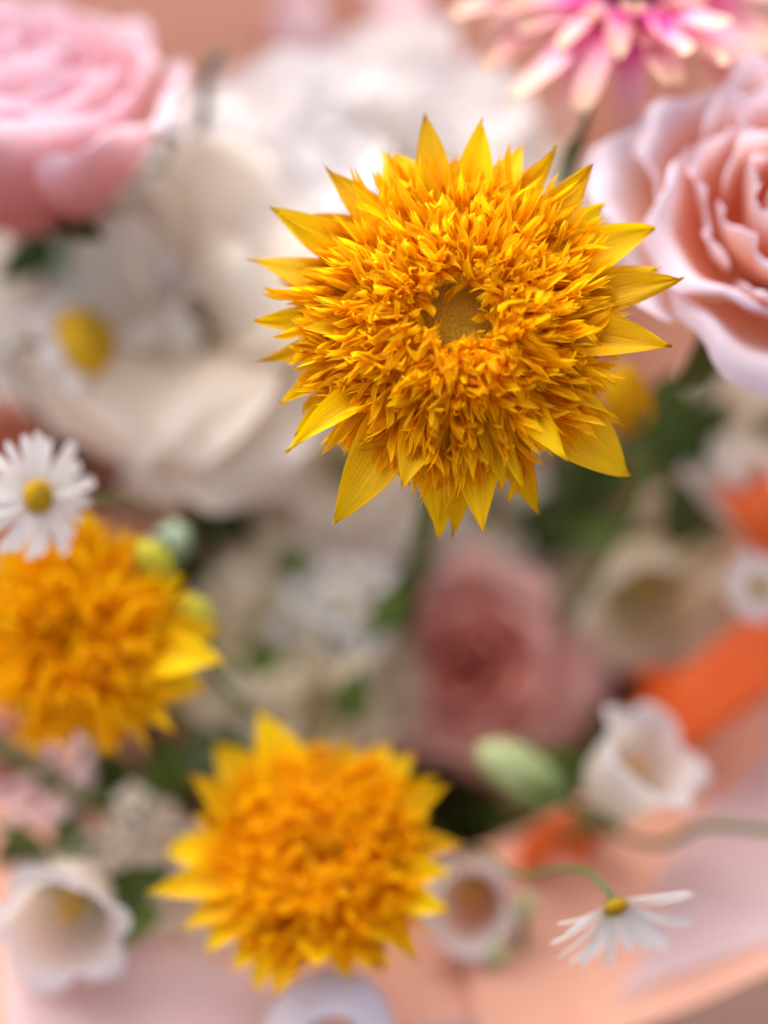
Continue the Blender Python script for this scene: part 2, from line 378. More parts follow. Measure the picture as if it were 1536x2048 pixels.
def rose(M, Rr, n, m, label, seed=1, open_=1.0, nu=12, nv=14, ruffle=1.0, group='garden roses', inner=.10, z0=-.62, height=1.05, calyx_=True, dome=.38, flare=1.0, pale=.0):
    rs = random.Random(seed); t = thing('rose', M, label, 'rose', group)
    for k in range(n):
        f = k / (n - 1); az = k * 2.39996 + rs.uniform(-.25, .25)
        Rk = Rr * (inner + (1 - inner) * f ** .85); W = 1.25 - .42 * f + rs.uniform(-.1, .1)
        H = Rr * (height - dome * f) * rs.uniform(.93, 1.06); zb = z0 * Rr
        lean = .35 * (1 - f) - .05; fl = open_ * (.10 + .95 * f ** 1.6 * flare) * rs.uniform(.7, 1.3) * Rr * .5
        ph = rs.uniform(0, 6); rk = rs.uniform(1.2, 2.6); ra = ruffle * Rr * (.018 + .03 * f); dip = rs.uniform(-.05, .10)
        def fn(u, q):
            wa = W * (.35 + .65 * math.sin(min(1, q * 1.3) * math.pi / 2)) * (1 - max(0, q - .8) ** 2 * 3.0)
            te = q * (1 - .16 * abs(u) ** 2.5 + dip * math.exp(-(u * 5) ** 2) * -q)
            r = Rk * (.18 + .82 * max(0.0, math.sin(min(1, te * 1.2) * math.pi / 2)) ** .62) * (1 - lean * te * te)
            c = max(0, te - .62) / .38
            r += fl * c * c * (.7 + .3 * math.cos(u * 2)) + ra * q * q * (math.sin(u * rk * 3.1 + ph) + .45 * math.sin(u * rk * 9 + ph * 3))
            z = zb + H * (1 - max(0.0, 1 - te) ** 1.35) - zb * 0 - fl * .75 * c ** 3.2 + ra * q ** 2 * math.cos(u * rk * 4.3 + ph * 2)
            a = az + u * wa
            return (r * math.cos(a), r * math.sin(a), z)
        pv, pf, puv = grid(nu, nv, fn); puv = [(a_, min(1.0, b_ + pale * f)) for a_, b_ in puv]     # outer petals are paler
        MB().add((pv, pf, puv)).build('petal', m, t)
    if calyx_:
        MB().add(lathe([(.001, -1.0 * Rr), (.2 * Rr, -.95 * Rr), (.30 * Rr, -.75 * Rr), (.24 * Rr, -.6 * Rr)], 12)).build('hip', 'leaf_light', t)
        for k in range(5):
            d = petal(.85 * Rr, .16 * Rr, lambda q: pointed(q, .7), -.5, 1.0, nu=3, nv=6, cup=.2)
            MB().add(d, RZ(k * 1.2566 + .3) @ T(.2 * Rr, 0, -.72 * Rr)).build('sepal', 'leaf', t)
    stem(t, M, -.95 * Rr, .24)
    return t

def ruffled(M, Rf, m, label, seed=1, rings=((4, .2, 1.1), (3, .6, 1.05), (3, 1.05, .85)), ruf=.7, name='lisianthus', group='ivory ruffled flowers'):
    rs = random.Random(seed); t = thing(name, M, label, 'flower', group)
    for (n, el, sc_) in rings:
        o = rs.uniform(0, 6)
        for k in range(n):
            d = petal(Rf * sc_ * rs.uniform(.9, 1.12), Rf * sc_ * rs.uniform(.62, .85), broad, el + rs.uniform(-.15, .2), rs.uniform(-.7, -.1), rs.uniform(-.5, .3), cup=rs.uniform(.1, .4),
                      ruf=ruf * Rf * .35 * rs.uniform(.6, 1.2), rk=rs.uniform(.8, 1.7), ph=rs.uniform(0, 6), nu=14, nv=12, twist=rs.uniform(-.3, .3))
            MB().add(d, RZ(o + k * 6.2832 / n + rs.uniform(-.15, .15)) @ T(.12 * Rf, 0, 0)).build('petal', m, t)
    MB().add(lathe([(.001, -.4 * Rf), (.1 * Rf, -.35 * Rf), (.16 * Rf, 0), (.001, .05 * Rf)], 10)).build('calyx', 'leaf_light', t)
    stem(t, M, -.35 * Rf, .14)
    return t

def daisy(M, Rd, rd, n, label, seed=1, droop=-.25, via=(), name='daisy', srad=.07, m='white', arc=None, W=.10, dh=.55, elev=0.0):
    rs = random.Random(seed); t = thing(name, M, label, 'daisy', 'white daisies')
    for k in range(n):
        a = k * 6.2832 / n + rs.uniform(-.09, .09)
        if arc and arc[0] < a % 6.2832 < arc[1]: continue            # petals fallen off here
        d = petal((Rd - rd * .7) * rs.uniform(.86, 1.08), Rd * W * rs.uniform(.85, 1.2), strapy, elev + rs.uniform(-.05, .25), droop + rs.uniform(-.3, .3), 0, cup=rs.uniform(-.2, .4), nu=4, nv=8, twist=rs.uniform(-.3, .3), crease=.15, side=rs.uniform(-.08, .08))
        MB().add(d).build('petal', m, t).matrix_local = cmM(RZ(a) @ T(rd * .7, 0, rs.uniform(-.03, .03)))
    b = MB().add(lathe([(rd * 1.02, -.02), (rd * 1.0, rd * .25 * dh / .55), (rd * .7, rd * dh * .85), (rd * .3, rd * dh * 1.1), (.001, rd * dh * 1.1)], 18))
    for i in range(110):
        f = (i + .5) / 110; r = rd * math.sqrt(f) * .98; a = i * 2.39996
        b.add(lathe([(rd * .065, 0), (rd * .05, rd * .08), (.001, rd * .11)], 5), T(r * math.cos(a), r * math.sin(a), rd * dh * 1.1 * (1 - f ** 2.2) * .96))
    b.build('disc', 'daisy_disc', t)
    MB().add(lathe([(.001, -.38 * rd - .1), (.4 * rd, -.34 * rd - .08), (.85 * rd, -.12), (.9 * rd, 0)], 14)).build('calyx', 'leaf_light', t)
    stem(t, M, -.3 * rd - .08, srad, via=via)
    return t

def bell(M, Rb, H, label, seed=1, via=(), style=True, m='bell', flare=.55):
    "bell flower opening along +Z, its base at the origin"
    rs = random.Random(seed); t = thing('bell_flower', M, label, 'bell flower', 'white bell flowers')
    ph = rs.uniform(0, 6); n = 40
    prof = [(.05, 0), (.45, .03), (.74, .12), (.88, .28), (.94, .48), (.98, .64), (1.03, .76), (1.10, .86), (1.20, .94), (1.32, .97)]
    def fn(a, r, z, s):
        c = 2 * abs(math.cos(2.5 * (a + ph + .12 * math.sin(2 * a)))) ** .6 - 1; k = max(0, (s - .5) / .5)
        r2 = r * Rb * (1 + .03 * math.cos(5 * (a + ph)) * s) + (flare * Rb * (c * .30) - .05 * Rb * (1 - c)) * k * k + (.05 + .16 * k * k) * Rb * noise.noise(Vector((math.cos(a) * 2.6, math.sin(a) * 2.6, s * 3 + seed * 1.7)))
        z2 = z * H + .13 * H * (c - .8) * k ** 1.5 - .12 * H * max(0, c) * k ** 4
        return r2, z2
    MB().add(lathe(prof, n, fn)).build('corolla', m, t)
    if style:
        MB().add(tube([(0, 0, .05 * H), (.05, .02, .4 * H), (.02, .08, .66 * H)], [.09, .08, .10], 7)).build('pistil', 'stamen', t)
        for k in range(5):
            a = k * 1.2566
            MB().add(tube([(.1 * math.cos(a), .1 * math.sin(a), .03 * H), (.32 * Rb * math.cos(a), .32 * Rb * math.sin(a), .3 * H), (.22 * Rb * math.cos(a), .22 * Rb * math.sin(a), .5 * H)], [.04, .04, .07], 5)).build('stamen', 'stamen', t)
    for k in range(5):
        d = petal(.8 * Rb, .2 * Rb, lambda q: pointed(q, .7), .1, .9, nu=3, nv=6, cup=.2)
        MB().add(d, RZ(k * 1.2566 + .6) @ T(.15 * Rb, 0, -.08)).build('sepal', 'leaf_light', t)
    stem(t, M, -.05, .11, via=via)
    return t

def bud(M, r, h, m, label, name='flower_bud', seed=1, sep=True, group='closed buds', via=()):
    rs = random.Random(seed); t = thing(name, M, label, 'bud', group)
    prof = [(.001, 0), (.6, .04), (.95, .22), (1, .45), (.9, .68), (.62, .88), (.3, .97), (.001, 1)]
    MB().add(lathe([(a * r, b * h) for a, b in prof], 20, lambda a, rr, z, s: (rr * (1 + .07 * math.cos(5 * a + 5 * s)), z))).build('bud', m, t)
    if sep:
        for k in range(5):
            d = petal(h * .80, r * .42, lambda q: pointed(q, .8), rs.uniform(.75, 1.0), rs.uniform(.3, .6), nu=4, nv=8, cup=.35, crease=-.15, twist=rs.uniform(-.4, .4))
            MB().add(d, RZ(k * 1.2566) @ T(r * .45, 0, 0)).build('sepal', 'leaf_light', t)
    stem(t, M, 0, .11, via=via)
    return t

def leafy(base, tip, W, m, label, bend=-.4, group='broad dark leaves', via=(), n=TOW, srad=.09, name='leaf_sprig', cat='leaf'):
    "one blade on its own stalk, from base to tip (world cm)"
    ax = (tip - base); L = ax.length; ax.normalize(); nn = (n - ax * n.dot(ax)).normalized()
    M = Matrix.Translation(base) @ Matrix((ax, nn.cross(ax), nn)).transposed().to_4x4()
    t = thing(name, M, label, cat, group)
    d = petal(L * 1.03, W, lambda q: math.sin(min(1, q ** .8) * math.pi) ** .8 * (1 - .15 * q) if q < 1 else 0, -bend / 2, bend, 0, cup=.25, nu=8, nv=12, crease=-.12, ruf=.06, rk=2)
    MB().add(d).build('blade', m, t)
    Mi = M.inverted(); pts = [base + ax * .1] + list(via); q = rnd.uniform(-1, 1)
    if not via: pts.append(base - ax * 1.2 - TOW * .6)
    pts += [pts[-1].lerp(TIE, .5), TIE + Vector((q, rnd.uniform(-1, 1), 0)), Vector((TIE.x - q, TIE.y + rnd.uniform(-1, 1), .12))]
    MB().add(tube([Mi @ p for p in pts], srad)).build('stalk', 'stem', t)
    return t

def sprig(pos, n, L, m, label, seed, nl=9, lw=.55, ll=2.4, group='foliage filling the bouquet'):
    rs = random.Random(seed); M = frame(pos, n, RIGHT, rs.uniform(0, 6)); t = thing('foliage_sprig', M, label, 'foliage', group)
    me = [MB().add(petal(ll * rs.uniform(.8, 1.2), lw * rs.uniform(.8, 1.2), lambda q: math.sin(min(1, q ** .85) * math.pi) ** .8 if q < 1 else 0, rs.uniform(.1, .5), rs.uniform(-.9, -.2), 0, cup=.25, nu=4, nv=7, crease=-.12)).mesh('leaf', m) for _ in range(3)]
    for k in range(nl):
        link('leaf', me[k % 3], t, cmM(T(0, 0, -L * k / nl) @ RZ(k * 2.2 + rs.uniform(-.3, .3)) @ RY(-R(65 - 8 * k) + rs.uniform(-.3, .3))))
    stem(t, M, 0, .09, 'stem_dark', via=[M @ Vector((0, 0, -L * .5)), M @ Vector((.1, 0, -L))])
    return t

def cluster(pos, n, rad, fr, nf, label, seed=1, m='white', name='waxflower_cluster', dome=.5, group='small white filler flowers'):
    "a head of small five-petalled flowers on short stalks"
    rs = random.Random(seed); M = frame(pos, n); t = thing(name, M, label, 'flower', group)
    for k in range(nf):
        f = (k + .5) / nf; r = rad * math.sqrt(f); a = k * 2.39996 + rs.uniform(-.3, .3)
        c = Vector((r * math.cos(a), r * math.sin(a), dome * rad * (1 - f) + rs.uniform(-.25, .25)))
        Mf = frame(c, Vector((c.x * .5 + rs.uniform(-.3, .3), c.y * .5 + rs.uniform(-.3, .3), rad)), Vector((1, 0, 0)), rs.uniform(0, 6))
        b = MB()
        for j in range(5):
            b.add(petal(fr * rs.uniform(.9, 1.1), fr * .42, broad, .3, -.4, 0, cup=.3, nu=4, nv=5), RZ(j * 1.2566) @ T(fr * .12, 0, 0))
        fl = b.build('floret', m, t); fl.matrix_local = cmM(Mf)
        MB().add(lathe([(fr * .24, 0), (fr * .2, fr * .14), (.001, fr * .18)], 8)).build('floret_eye', 'leaf_light', fl)
        MB().add(tube([c, c * .5 + Vector((0, 0, -rad * .4)), (0, 0, -rad * 1.1)], .05, 5)).build('stalk', 'stem', t)
    stem(t, M, -rad * 1.05, .10)
    return t

def gerbera(M, Rg, label, seed=1):
    rs = random.Random(seed); t = thing('gerbera', M, label, 'gerbera')
    for (n, rb, Lf, el, Wf) in ((34, .26, .76, .10, .085), (30, .22, .54, .40, .075), (30, .17, .26, .45, .045)):
        for k in range(n):
            a = k * 6.2832 / n + rs.uniform(-.1, .1); L = Rg * Lf * rs.uniform(.85, 1.15)
            d = petal(L, Rg * Wf * rs.uniform(.8, 1.25), strapy, el + rs.uniform(-.2, .2), rs.uniform(-1.3, .0), rs.uniform(-.6, .6), cup=rs.uniform(-.2, .8), nu=4, nv=9, twist=rs.uniform(-.9, .9), side=rs.uniform(-.3, .3), crease=.15, tip=lambda u: .05 * Rg * (abs(u) - .3))
            MB().add(d).build('petal', 'gerbera', t).matrix_local = cmM(RZ(a) @ T(Rg * rb, 0, 0))
    b = MB().add(lathe([(.22 * Rg, 0), (.19 * Rg, .08 * Rg), (.10 * Rg, .10 * Rg), (.001, .08 * Rg)], 20))
    for i in range(120):
        f = (i + .5) / 120; r = .20 * Rg * math.sqrt(f)
        b.add(lathe([(.018 * Rg, 0), (.014 * Rg, .06 * Rg), (.001, .07 * Rg)], 5), T(r * math.cos(i * 2.39996), r * math.sin(i * 2.39996), .10 * Rg))
    b.build('disc', 'gerbera_disc', t)
    MB().add(lathe([(.001, -.3 * Rg), (.12 * Rg, -.28 * Rg), (.26 * Rg, -.06 * Rg), (.27 * Rg, .01)], 14)).build('calyx', 'leaf_light', t)
    return t, M

def ribbon(pts, width, m, label, side, name='ribbon', cat='ribbon', nu=4, sub=14, group=None):
    "flat band through points (world cm); side: direction of its width, one or one per point"
    pts = [Vector(p) for p in pts]; sd = side if isinstance(side, list) else [side] * len(pts); o = pts[0]
    path = []; ss = []
    for i in range(len(pts) - 1):
        p0 = pts[max(i - 1, 0)]; p1 = pts[i]; p2 = pts[i + 1]; p3 = pts[min(i + 2, len(pts) - 1)]
        for k in range(sub + (i == len(pts) - 2)):
            q = k / sub
            path.append(.5 * ((2 * p1) + (p2 - p0) * q + (2 * p0 - 5 * p1 + 4 * p2 - p3) * q * q + (3 * p1 - p0 - 3 * p2 + p3) * q ** 3)); ss.append((sd[i] * (1 - q) + sd[i + 1] * q).normalized())
    nv = len(path) - 1
    M = Matrix.Translation(o)
    b = MB().add(grid(nu, nv, lambda u, t: path[round(t * nv)] - o + ss[round(t * nv)] * (u * width / 2)))
    ob = b.build(name, m); ob.location = o * CM
    md = ob.modifiers.new('thickness', 'SOLIDIFY'); md.thickness = .0004
    return tag(ob, label, cat, group)

# ------------------------------------------------------------------ the three double sunflowers
MAIN_TIPS = [(505, 510), (557, 420, 1.15), (560, 455, .6, -.1), (643, 418), (665, 338), (750, 283), (798, 283, 1.1), (858, 238), (960, 255), (1030, 283, 1.1), (1078, 305, .8), (1100, 308, .7),
             (1185, 345, 1.15), (1218, 410, 1.1), (1230, 468, .5), (1293, 452, 1.25), (1305, 533, .9), (1350, 570, 1.1), (1330, 703, 1.25), (1238, 790, .6), (1253, 942, 1.7), (1145, 935, .9), (1080, 1025, .9),
             (970, 1050, 1.2), (925, 1065, .9), (863, 1057, 1.25), (808, 978, 1.0, .25), (890, 1030, 1.0), (668, 1033, 1.5), (574, 912, .9), (560, 800, .7), (520, 705, .7), (518, 625, .8), (545, 660, .6), (590, 850, .8), (720, 915, 1.0, .2)]
M1 = frame(MAIN, cdir(-.03, .16, .98))
sunflower(M1, 3.2, MAIN_TIPS, 'large golden double sunflower in sharp focus, highest of the three', seed=3, nflor=1850, fwid=.80, crest=1.25, hole=.90, auto=50, width=.47)
M2 = frame(P(628, 1712, 49.8), cdir(-.04, .40, .92))
sunflower(M2, 2.42, [(303, 1805), (312, 1697), (385, 1555, 1.1), (420, 1475, 1.2), (535, 1430, 1.5), (690, 1480), (770, 1480, 1.2), (820, 1510, .9), (862, 1555, .8), (912, 1580, .7), (916, 1690), (897, 1755), (890, 1830), (842, 1905), (765, 1940), (690, 1950), (630, 1955), (558, 1995), (510, 1975, .8), (470, 1935), (410, 1895), (360, 1850)],
          'golden double sunflower between white bell flower and dangling daisy, one tall ray petal up', nflor=640, nparts=0, seed=5, hole=.62, fsize=1.15, fwid=1.2, width=.66, auto=26, crest=1.25)
M3 = frame(P(150, 1272, 50.8), cdir(-.30, .02, .95))
sunflower(M3, 2.15, [(440, 1330, 1.2), (392, 1395), (350, 1455), (290, 1450), (210, 1462), (150, 1455), (60, 1420), (360, 1172), (260, 1085), (130, 1060), (0, 1095), (-70, 1160), (-110, 1250), (-100, 1340), (-20, 1400), (420, 1260)],
          'golden double sunflower tucked under the open white daisy', nflor=600, nparts=0, seed=8, hole=.12, crest=1.0, fsize=1.35, fwid=1.3, width=1.0, auto=26)

# ------------------------------------------------------------------ roses
rose(frame(P(1600, 408, 48.4), cdir(.02, .36, .92)), 4.3, 19, 'rose_right', 'open blush pink rose with coral heart right beside the large sunflower', seed=4, nu=18, nv=20, open_=.75, flare=.62, dome=.42, pale=.13, ruffle=1.5)
rose(frame(P(22, 165, 52.5), cdir(-.08, .80, .58)), 4.05, 28, 'rose_left', 'many-petalled pink rose in the corner with tightly layered ruffled petals', seed=9, open_=.36, z0=-1.0, height=1.5, ruffle=1.0, dome=.42, flare=.6, pale=.08)
rose(frame(P(930, 1340, 57.6), cdir(-.10, -.02, .98)), 2.9, 14, 'rose_dusty', 'dusky coral red rose low between green bud and small white filler flowers', seed=12, open_=.9, height=.75, inner=.16)
rose(frame(P(0, 1480, 57.0), cdir(-.2, .3, .9)), 2.3, 20, 'rose_blush', 'soft pink rose half hidden below the sunflower under the daisy', seed=14)
rose(frame(P(90, 930, 60.0), cdir(-.1, .3, .9)), 3.6, 20, 'rose_terracotta', 'terracotta rose deep behind the open white daisy', seed=15)

# ------------------------------------------------------------------ gerbera above the right rose
MG = frame(P(1262, -16, 51.4), cdir(-.05, .66, .74))
g, _ = gerbera(MG, 4.3, 'pink gerbera with magenta centre and pale curling fringed petals', seed=2)
stem(g, MG, -1.0, .24, via=[P(1196, 120, 50.6), P(1148, 290, 50.8), P(1120, 430, 54)])

# ------------------------------------------------------------------ ivory ruffled flowers
for i, (px, py, d, n, r, m, lab) in enumerate([
    (385, 670, 55.8, (-.2, .15, .97), 3.9, 'ivory', 'ivory ruffled bloom directly left of the large sunflower'),
    (480, 420, 57.5, (-.1, .45, .86), 3.2, 'white', 'white ruffled bloom beside the layered pink corner rose'),
    (800, 370, 58.8, (.1, .4, .86), 3.4, 'white', 'white ruffled bloom behind the top petals of the large sunflower'),
    (1030, 430, 60.5, (.2, .4, .84), 2.3, 'ivory', 'ivory ruffled bloom between gerbera stem and large sunflower'),
    (690, 940, 59.0, (.0, .1, .99), 2.6, 'ivory', 'ivory ruffled bloom under the lower edge of the large sunflower'),
    (975, 1020, 60.5, (.1, .1, .99), 2.2, 'ivory', 'small ivory bloom above the dusky coral red rose'),
    (190, 600, 57.0, (-.3, .2, .9), 2.9, 'ivory', 'ivory ruffled bloom below the layered pink corner rose'),
    (1540, 860, 57.0, (.2, .2, .95), 2.2, 'ivory', 'ivory bloom underneath the blush pink rose with coral heart'),
    (1270, 1160, 60.5, (.0, .1, .99), 2.4, 'cream', 'cream ruffled bloom behind the shaded beige bell flower'),
    (340, 1950, 55.0, (-.1, .1, .99), 2.3, 'ivory', 'pale ruffled bloom below the sunflower with one tall ray petal'),
]):
    ruffled(frame(P(px, py, d), cdir(*n)), r, m, lab, seed=20 + i)
for i, (px, py, d, n, r, lab) in enumerate([
    (560, 1290, 57.0, (-.2, .1, .95), 2.3, 'cream stock bloom on the sunflower side of the small white filler head'),
    (700, 1345, 58.8, (.0, .0, .98), 1.8, 'cream stock bloom touching the dusky coral red rose'),
    (600, 1440, 57.0, (.0, -.1, .98), 2.0, 'cream stock bloom above the tall ray petal of the lower sunflower'),
    (600, 1090, 60.0, (-.1, .2, .95), 1.9, 'olive cream stock bloom above the small white filler head'),
]):
    ruffled(frame(P(px, py, d), cdir(*n)), r, 'cream', lab, seed=60 + i, name='stock_flower', group='cream stock blooms', ruf=.5)

# ------------------------------------------------------------------ daisies
daisy(frame(P(74, 993, 48.0), cdir(.66, .05, .74)), 1.62, .40, 20, 'open white daisy with oval yellow centre overlapping a sunflower', seed=3, via=[P(170, 1000, 49.4), P(330, 1050, 53)], droop=-.55)
daisy(frame(P(1230, 1812, 47.0), cdir(.28, -.74, .58)), 1.75, .30, 22, 'drooping white daisy seen from the side, hanging before the peach paper', seed=5, droop=-.3, elev=.42, W=.085, arc=(R(50), R(130)),
      via=[P(1205, 1770, 47.3), P(1150, 1737, 48.2), P(1030, 1748, 50), P(960, 1700, 53)], srad=.075)
daisy(frame(P(1518, 1175, 54.0), cdir(.2, .2, .95)), 1.0, .26, 14, 'small white daisy next to the orange ribbon band', seed=6, W=.15)
daisy(frame(P(158, 690, 53.5), cdir(.82, .34, .40)), 1.7, .92, 16, 'side-on daisy with thick golden centre below the layered pink rose', seed=7, W=.13, dh=.8, droop=-.9)

# ------------------------------------------------------------------ bell flowers
def along(px, py, d, px2, py2, d2): return (P(px2, py2, d2) - P(px, py, d))
def bell_at(mouth, base, Rb, label, seed, via=(), m='bell', **k):
    b = P(*base); q = P(*mouth); ax = q - b
    return bell(frame(b, ax), Rb, ax.length, label, seed, via, m=m, **k)
bell_at((108, 1885, 49.8), (158, 1765, 52.2), 1.25, 'white bell flower with yellow pistil beside the sunflower with a tall ray petal', 2)
bell_at((1322, 1490, 51.8), (1205, 1600, 53.3), 1.12, 'white bell flower facing away from the pale green bud, before the orange ribbon', 5, flare=.45)
bell_at((1312, 1245, 57.0), (1270, 1120, 59.5), 1.4, 'shaded beige bell flower above the orange ribbon band', 7, m='cream')
bell_at((925, 1830, 53.0), (960, 1760, 56.0), .95, 'small white bell flower peeking out behind the sunflower with a tall ray petal', 9)

# ------------------------------------------------------------------ buds
def bud_at(base, tip, r, m, label, **k):
    b = P(*base); q = P(*tip); return bud(frame(b, q - b), r, (q - b).length, m, label, **k)
bud_at((1128, 1598, 54.0), (955, 1495, 53.2), .66, 'bud', 'pale green flower bud lying before the dusky coral red rose')
bud_at((330, 1100, 53.6), (360, 1060, 52.8), .50, 'bud_mint', 'round mint green bud next to the open white daisy stem', sep=False)
bud_at((340, 1180, 51.2), (285, 1085, 50.2), .46, 'bud_yellow', 'yellow green bud at the rim of the sunflower under the daisy', seed=2)
bud_at((415, 1285, 51.6), (375, 1195, 50.8), .46, 'bud_yellow', 'yellow green bud between the daisy sunflower and cream stock', seed=3)
bud_at((1262, 860, 52.0), (1245, 730, 51.0), .62, 'ray_petal', 'yellow bud half hidden behind the right petals of the large sunflower', seed=4)
bud_at((985, 1930, 54.0), (1000, 1885, 53.4), .26, 'bud', 'tiny green bud beside the small peeking bell flower', sep=False)
bud_at((1045, 1830, 54.0), (1058, 1790, 53.4), .26, 'bud', 'tiny green bud under the drooping daisy stem', sep=False)
bud_at((115, 560, 56.0), (118, 480, 55), .45, 'bud_mint', 'sage green bud right under the layered pink corner rose')

# ------------------------------------------------------------------ small filler flowers
cluster(P(650, 1220, 56.5), cdir(0, .1, .99), 1.6, .62, 9, 'head of tiny white flowers with green eyes above the lower sunflower', seed=3)
cluster(P(285, 1680, 54.0), cdir(-.2, .1, .97), 1.25, .45, 9, 'loose head of tiny white flowers beside the dark leaf and lower sunflower', seed=4, m='ivory')
cluster(P(150, 1740, 55.0), cdir(-.1, .1, .98), .9, .42, 6, 'few tiny white flowers just above the bell with yellow pistil', seed=8, m='ivory')
cluster(P(30, 700, 57.0), cdir(-.2, .1, .97), 1.3, .55, 8, 'pale cluster of small flowers below the side-on golden daisy', seed=5)

# ------------------------------------------------------------------ leaves and visible stalks
for (a, b, W, m, lab, kw) in [
    ((1290, 900, 56), (1350, 740, 54), .95, 'leaf', 'dark leaf under the blush pink rose, beside the yellow bud', {}),
    ((1330, 930, 57), (1460, 800, 55.5), .75, 'leaf', 'narrower dark leaf under the blush pink rose edge', {}),
    ((1400, 1080, 58), (1340, 960, 57), 1.0, 'leaf', 'dark leaf above the shaded beige bell flower', {}),
    ((1150, 1080, 58), (1260, 1050, 57), .6, 'leaf_light', 'mid green leaf above the cream bloom behind the beige bell', {}),
    ((1440, 960, 57), (1400, 850, 57), .6, 'leaf', 'small dark leaf between two dark leaves and ivory bloom', {}),
    ((205, 1800, 53), (345, 1735, 52.3), .62, 'leaf', 'dark leaf between the white bell flower and tiny white flowers', {}),
    ((215, 1870, 53), (330, 1815, 52.6), .5, 'leaf_light', 'light leaf touching the sunflower ray tips near the bell flower', {}),
    ((225, 1950, 53.5), (240, 1890, 53), .35, 'leaf_light', 'small green leaf at the lip of the white bell flower', {}),
    ((270, 500, 56), (190, 455, 55), .7, 'leaf', 'dark olive leaf beneath the layered pink corner rose', {}),
    ((110, 480, 55), (0, 560, 55), .5, 'leaf', 'narrow dark leaf reaching from the sage bud', {}),
    ((395, 1400, 57), (560, 1560, 56), 1.0, 'leaf', 'dark leaf behind the tall ray petal of the lower sunflower', {}),
    ((430, 1450, 58), (640, 1500, 57), .9, 'leaf', 'second dark leaf behind the tall ray petal', {}),
    ((1140, 1600, 54.5), (1110, 1480, 54), .55, 'leaf_light', 'bright green leaf standing at the foot of the pale green bud', {}),
    ((1130, 1580, 54.5), (1230, 1490, 54.5), .4, 'leaf_light', 'slim bright leaf between pale green bud and bell flower', {}),
    ((1120, 1610, 54.2), (1010, 1570, 54), .4, 'leaf_light', 'slim leaf under the pale green bud', {}),
    ((130, 1700, 55.5), (150, 1620, 55), .5, 'leaf_light', 'bright leaf above the white bell flower with yellow pistil', {}),
    ((60, 1780, 56), (0, 1830, 55.5), .8, 'leaf', 'dark leaf behind the white bell flower with yellow pistil', {}),
    ((755, 1265, 55.6), (800, 1160, 54.6), .42, 'leaf_light', 'slim green leaf between tiny white flowers and coral rose', {}),
    ((690, 1440, 55.5), (722, 1335, 54.6), .55, 'leaf_light', 'olive leaf standing among the cream stock blooms', {}),
    ((400, 1030, 59), (470, 940, 57.5), 1.0, 'leaf', 'dark leaf in the gap below the ivory bloom left of the large sunflower', {}),
    ((560, 1060, 59.5), (400, 1040, 58.5), .8, 'leaf', 'dark leaf lying flat under the ivory bloom left of the large sunflower', {}),
    ((1060, 1110, 59.5), (1150, 960, 58), 1.0, 'leaf', 'dark leaf in the deep gap above the dusky coral red rose', {}),
    ((1150, 1060, 60), (1230, 900, 58.5), .9, 'leaf', 'dark leaf below the yellow bud beside the olive stalk', {}),
    ((250, 1640, 58), (210, 1480, 57), 1.0, 'leaf', 'dark leaf under the sunflower below the open daisy', {}),
    ((150, 1640, 58), (60, 1560, 57), .9, 'leaf', 'dark leaf behind the thick green stalk', {}),
    ((330, 1590, 58), (360, 1480, 57), .8, 'leaf_light', 'mid green leaf between the two blurred sunflowers', {}),
    ((1180, 1500, 58), (1240, 1430, 57), .6, 'leaf', 'small dark leaf between pale green bud and beige bell flower', {}),
    ((615, 1165, 56.5), (565, 1090, 55.6), .6, 'leaf_light', 'olive leaf above the head of tiny white flowers', {}),
    ((400, 1480, 57.5), (470, 1560, 56.5), .8, 'leaf', 'dark leaf touching the upper edge of the lower sunflower', {}),
    ((70, 1760, 55.5), (30, 1640, 54.5), .9, 'leaf', 'dark leaf above the bell flower with yellow pistil, under the thick stalk', {}),
    ((20, 1800, 55.5), (-40, 1700, 55), .8, 'leaf', 'dark leaf behind the bell flower rim beside the thick stalk', {}),
    ((190, 1720, 56), (110, 1650, 55), .7, 'leaf_light', 'mid green leaf crossing below the thick green stalk', {}),
    ((240, 1650, 56.5), (330, 1560, 55.5), .7, 'leaf_light', 'mid green leaf over the loose head of tiny white flowers', {}),
    ((500, 1335, 55.6), (565, 1290, 54.8), .42, 'leaf_light', 'small olive leaf on the cream stock blooms', {}),
]:
    leafy(P(*a), P(*b), W, m, lab, **kw)
def stalk(pts, rad, label, m='stem', name='loose_stalk'):
    w_ = [P(*p) for p in pts]; o = w_[0]
    q = w_[-1]; w_ += [q.lerp(TIE, .5), TIE + Vector((rnd.uniform(-1, 1), rnd.uniform(-1, 1), 0)), Vector((TIE.x + rnd.uniform(-1, 1), TIE.y + rnd.uniform(-1, 1), .12))]
    ob = MB().add(tube([p - o for p in w_], rad, 8)).build(name, m); ob.location = o * CM
    return tag(ob, label, 'stem', 'loose green stalks')
stalk([(1600, 1668, 52), (1480, 1655, 52.3), (1400, 1655, 52.6), (1330, 1688, 53), (1270, 1680, 53.5), (1180, 1650, 55)], .115, 'long wavy green stalk crossing the peach paper above the drooping daisy')
stalk([(440, 105, 53.5), (415, 150, 54), (408, 230, 54.6), (385, 290, 55), (340, 340, 56)], .16, 'curved sage stalk between the layered pink rose and white bloom', 'leaf_sage')
stalk([(-30, 1480, 54), (60, 1530, 54.3), (150, 1590, 54.8), (240, 1620, 55.5), (300, 1650, 57)], .24, 'thick green stalk above the tiny white flowers and bell flower')
stalk([(-20, 1640, 53.5), (70, 1690, 53.8), (150, 1700, 54.5), (230, 1670, 56)], .11, 'thin green stalk below the thick green stalk')
stalk([(1420, 800, 57), (1330, 900, 57.5), (1270, 980, 58), (1200, 1120, 60)], .15, 'thin brown stalk crossing the dark leaves under the blush rose', 'rose_terracotta')
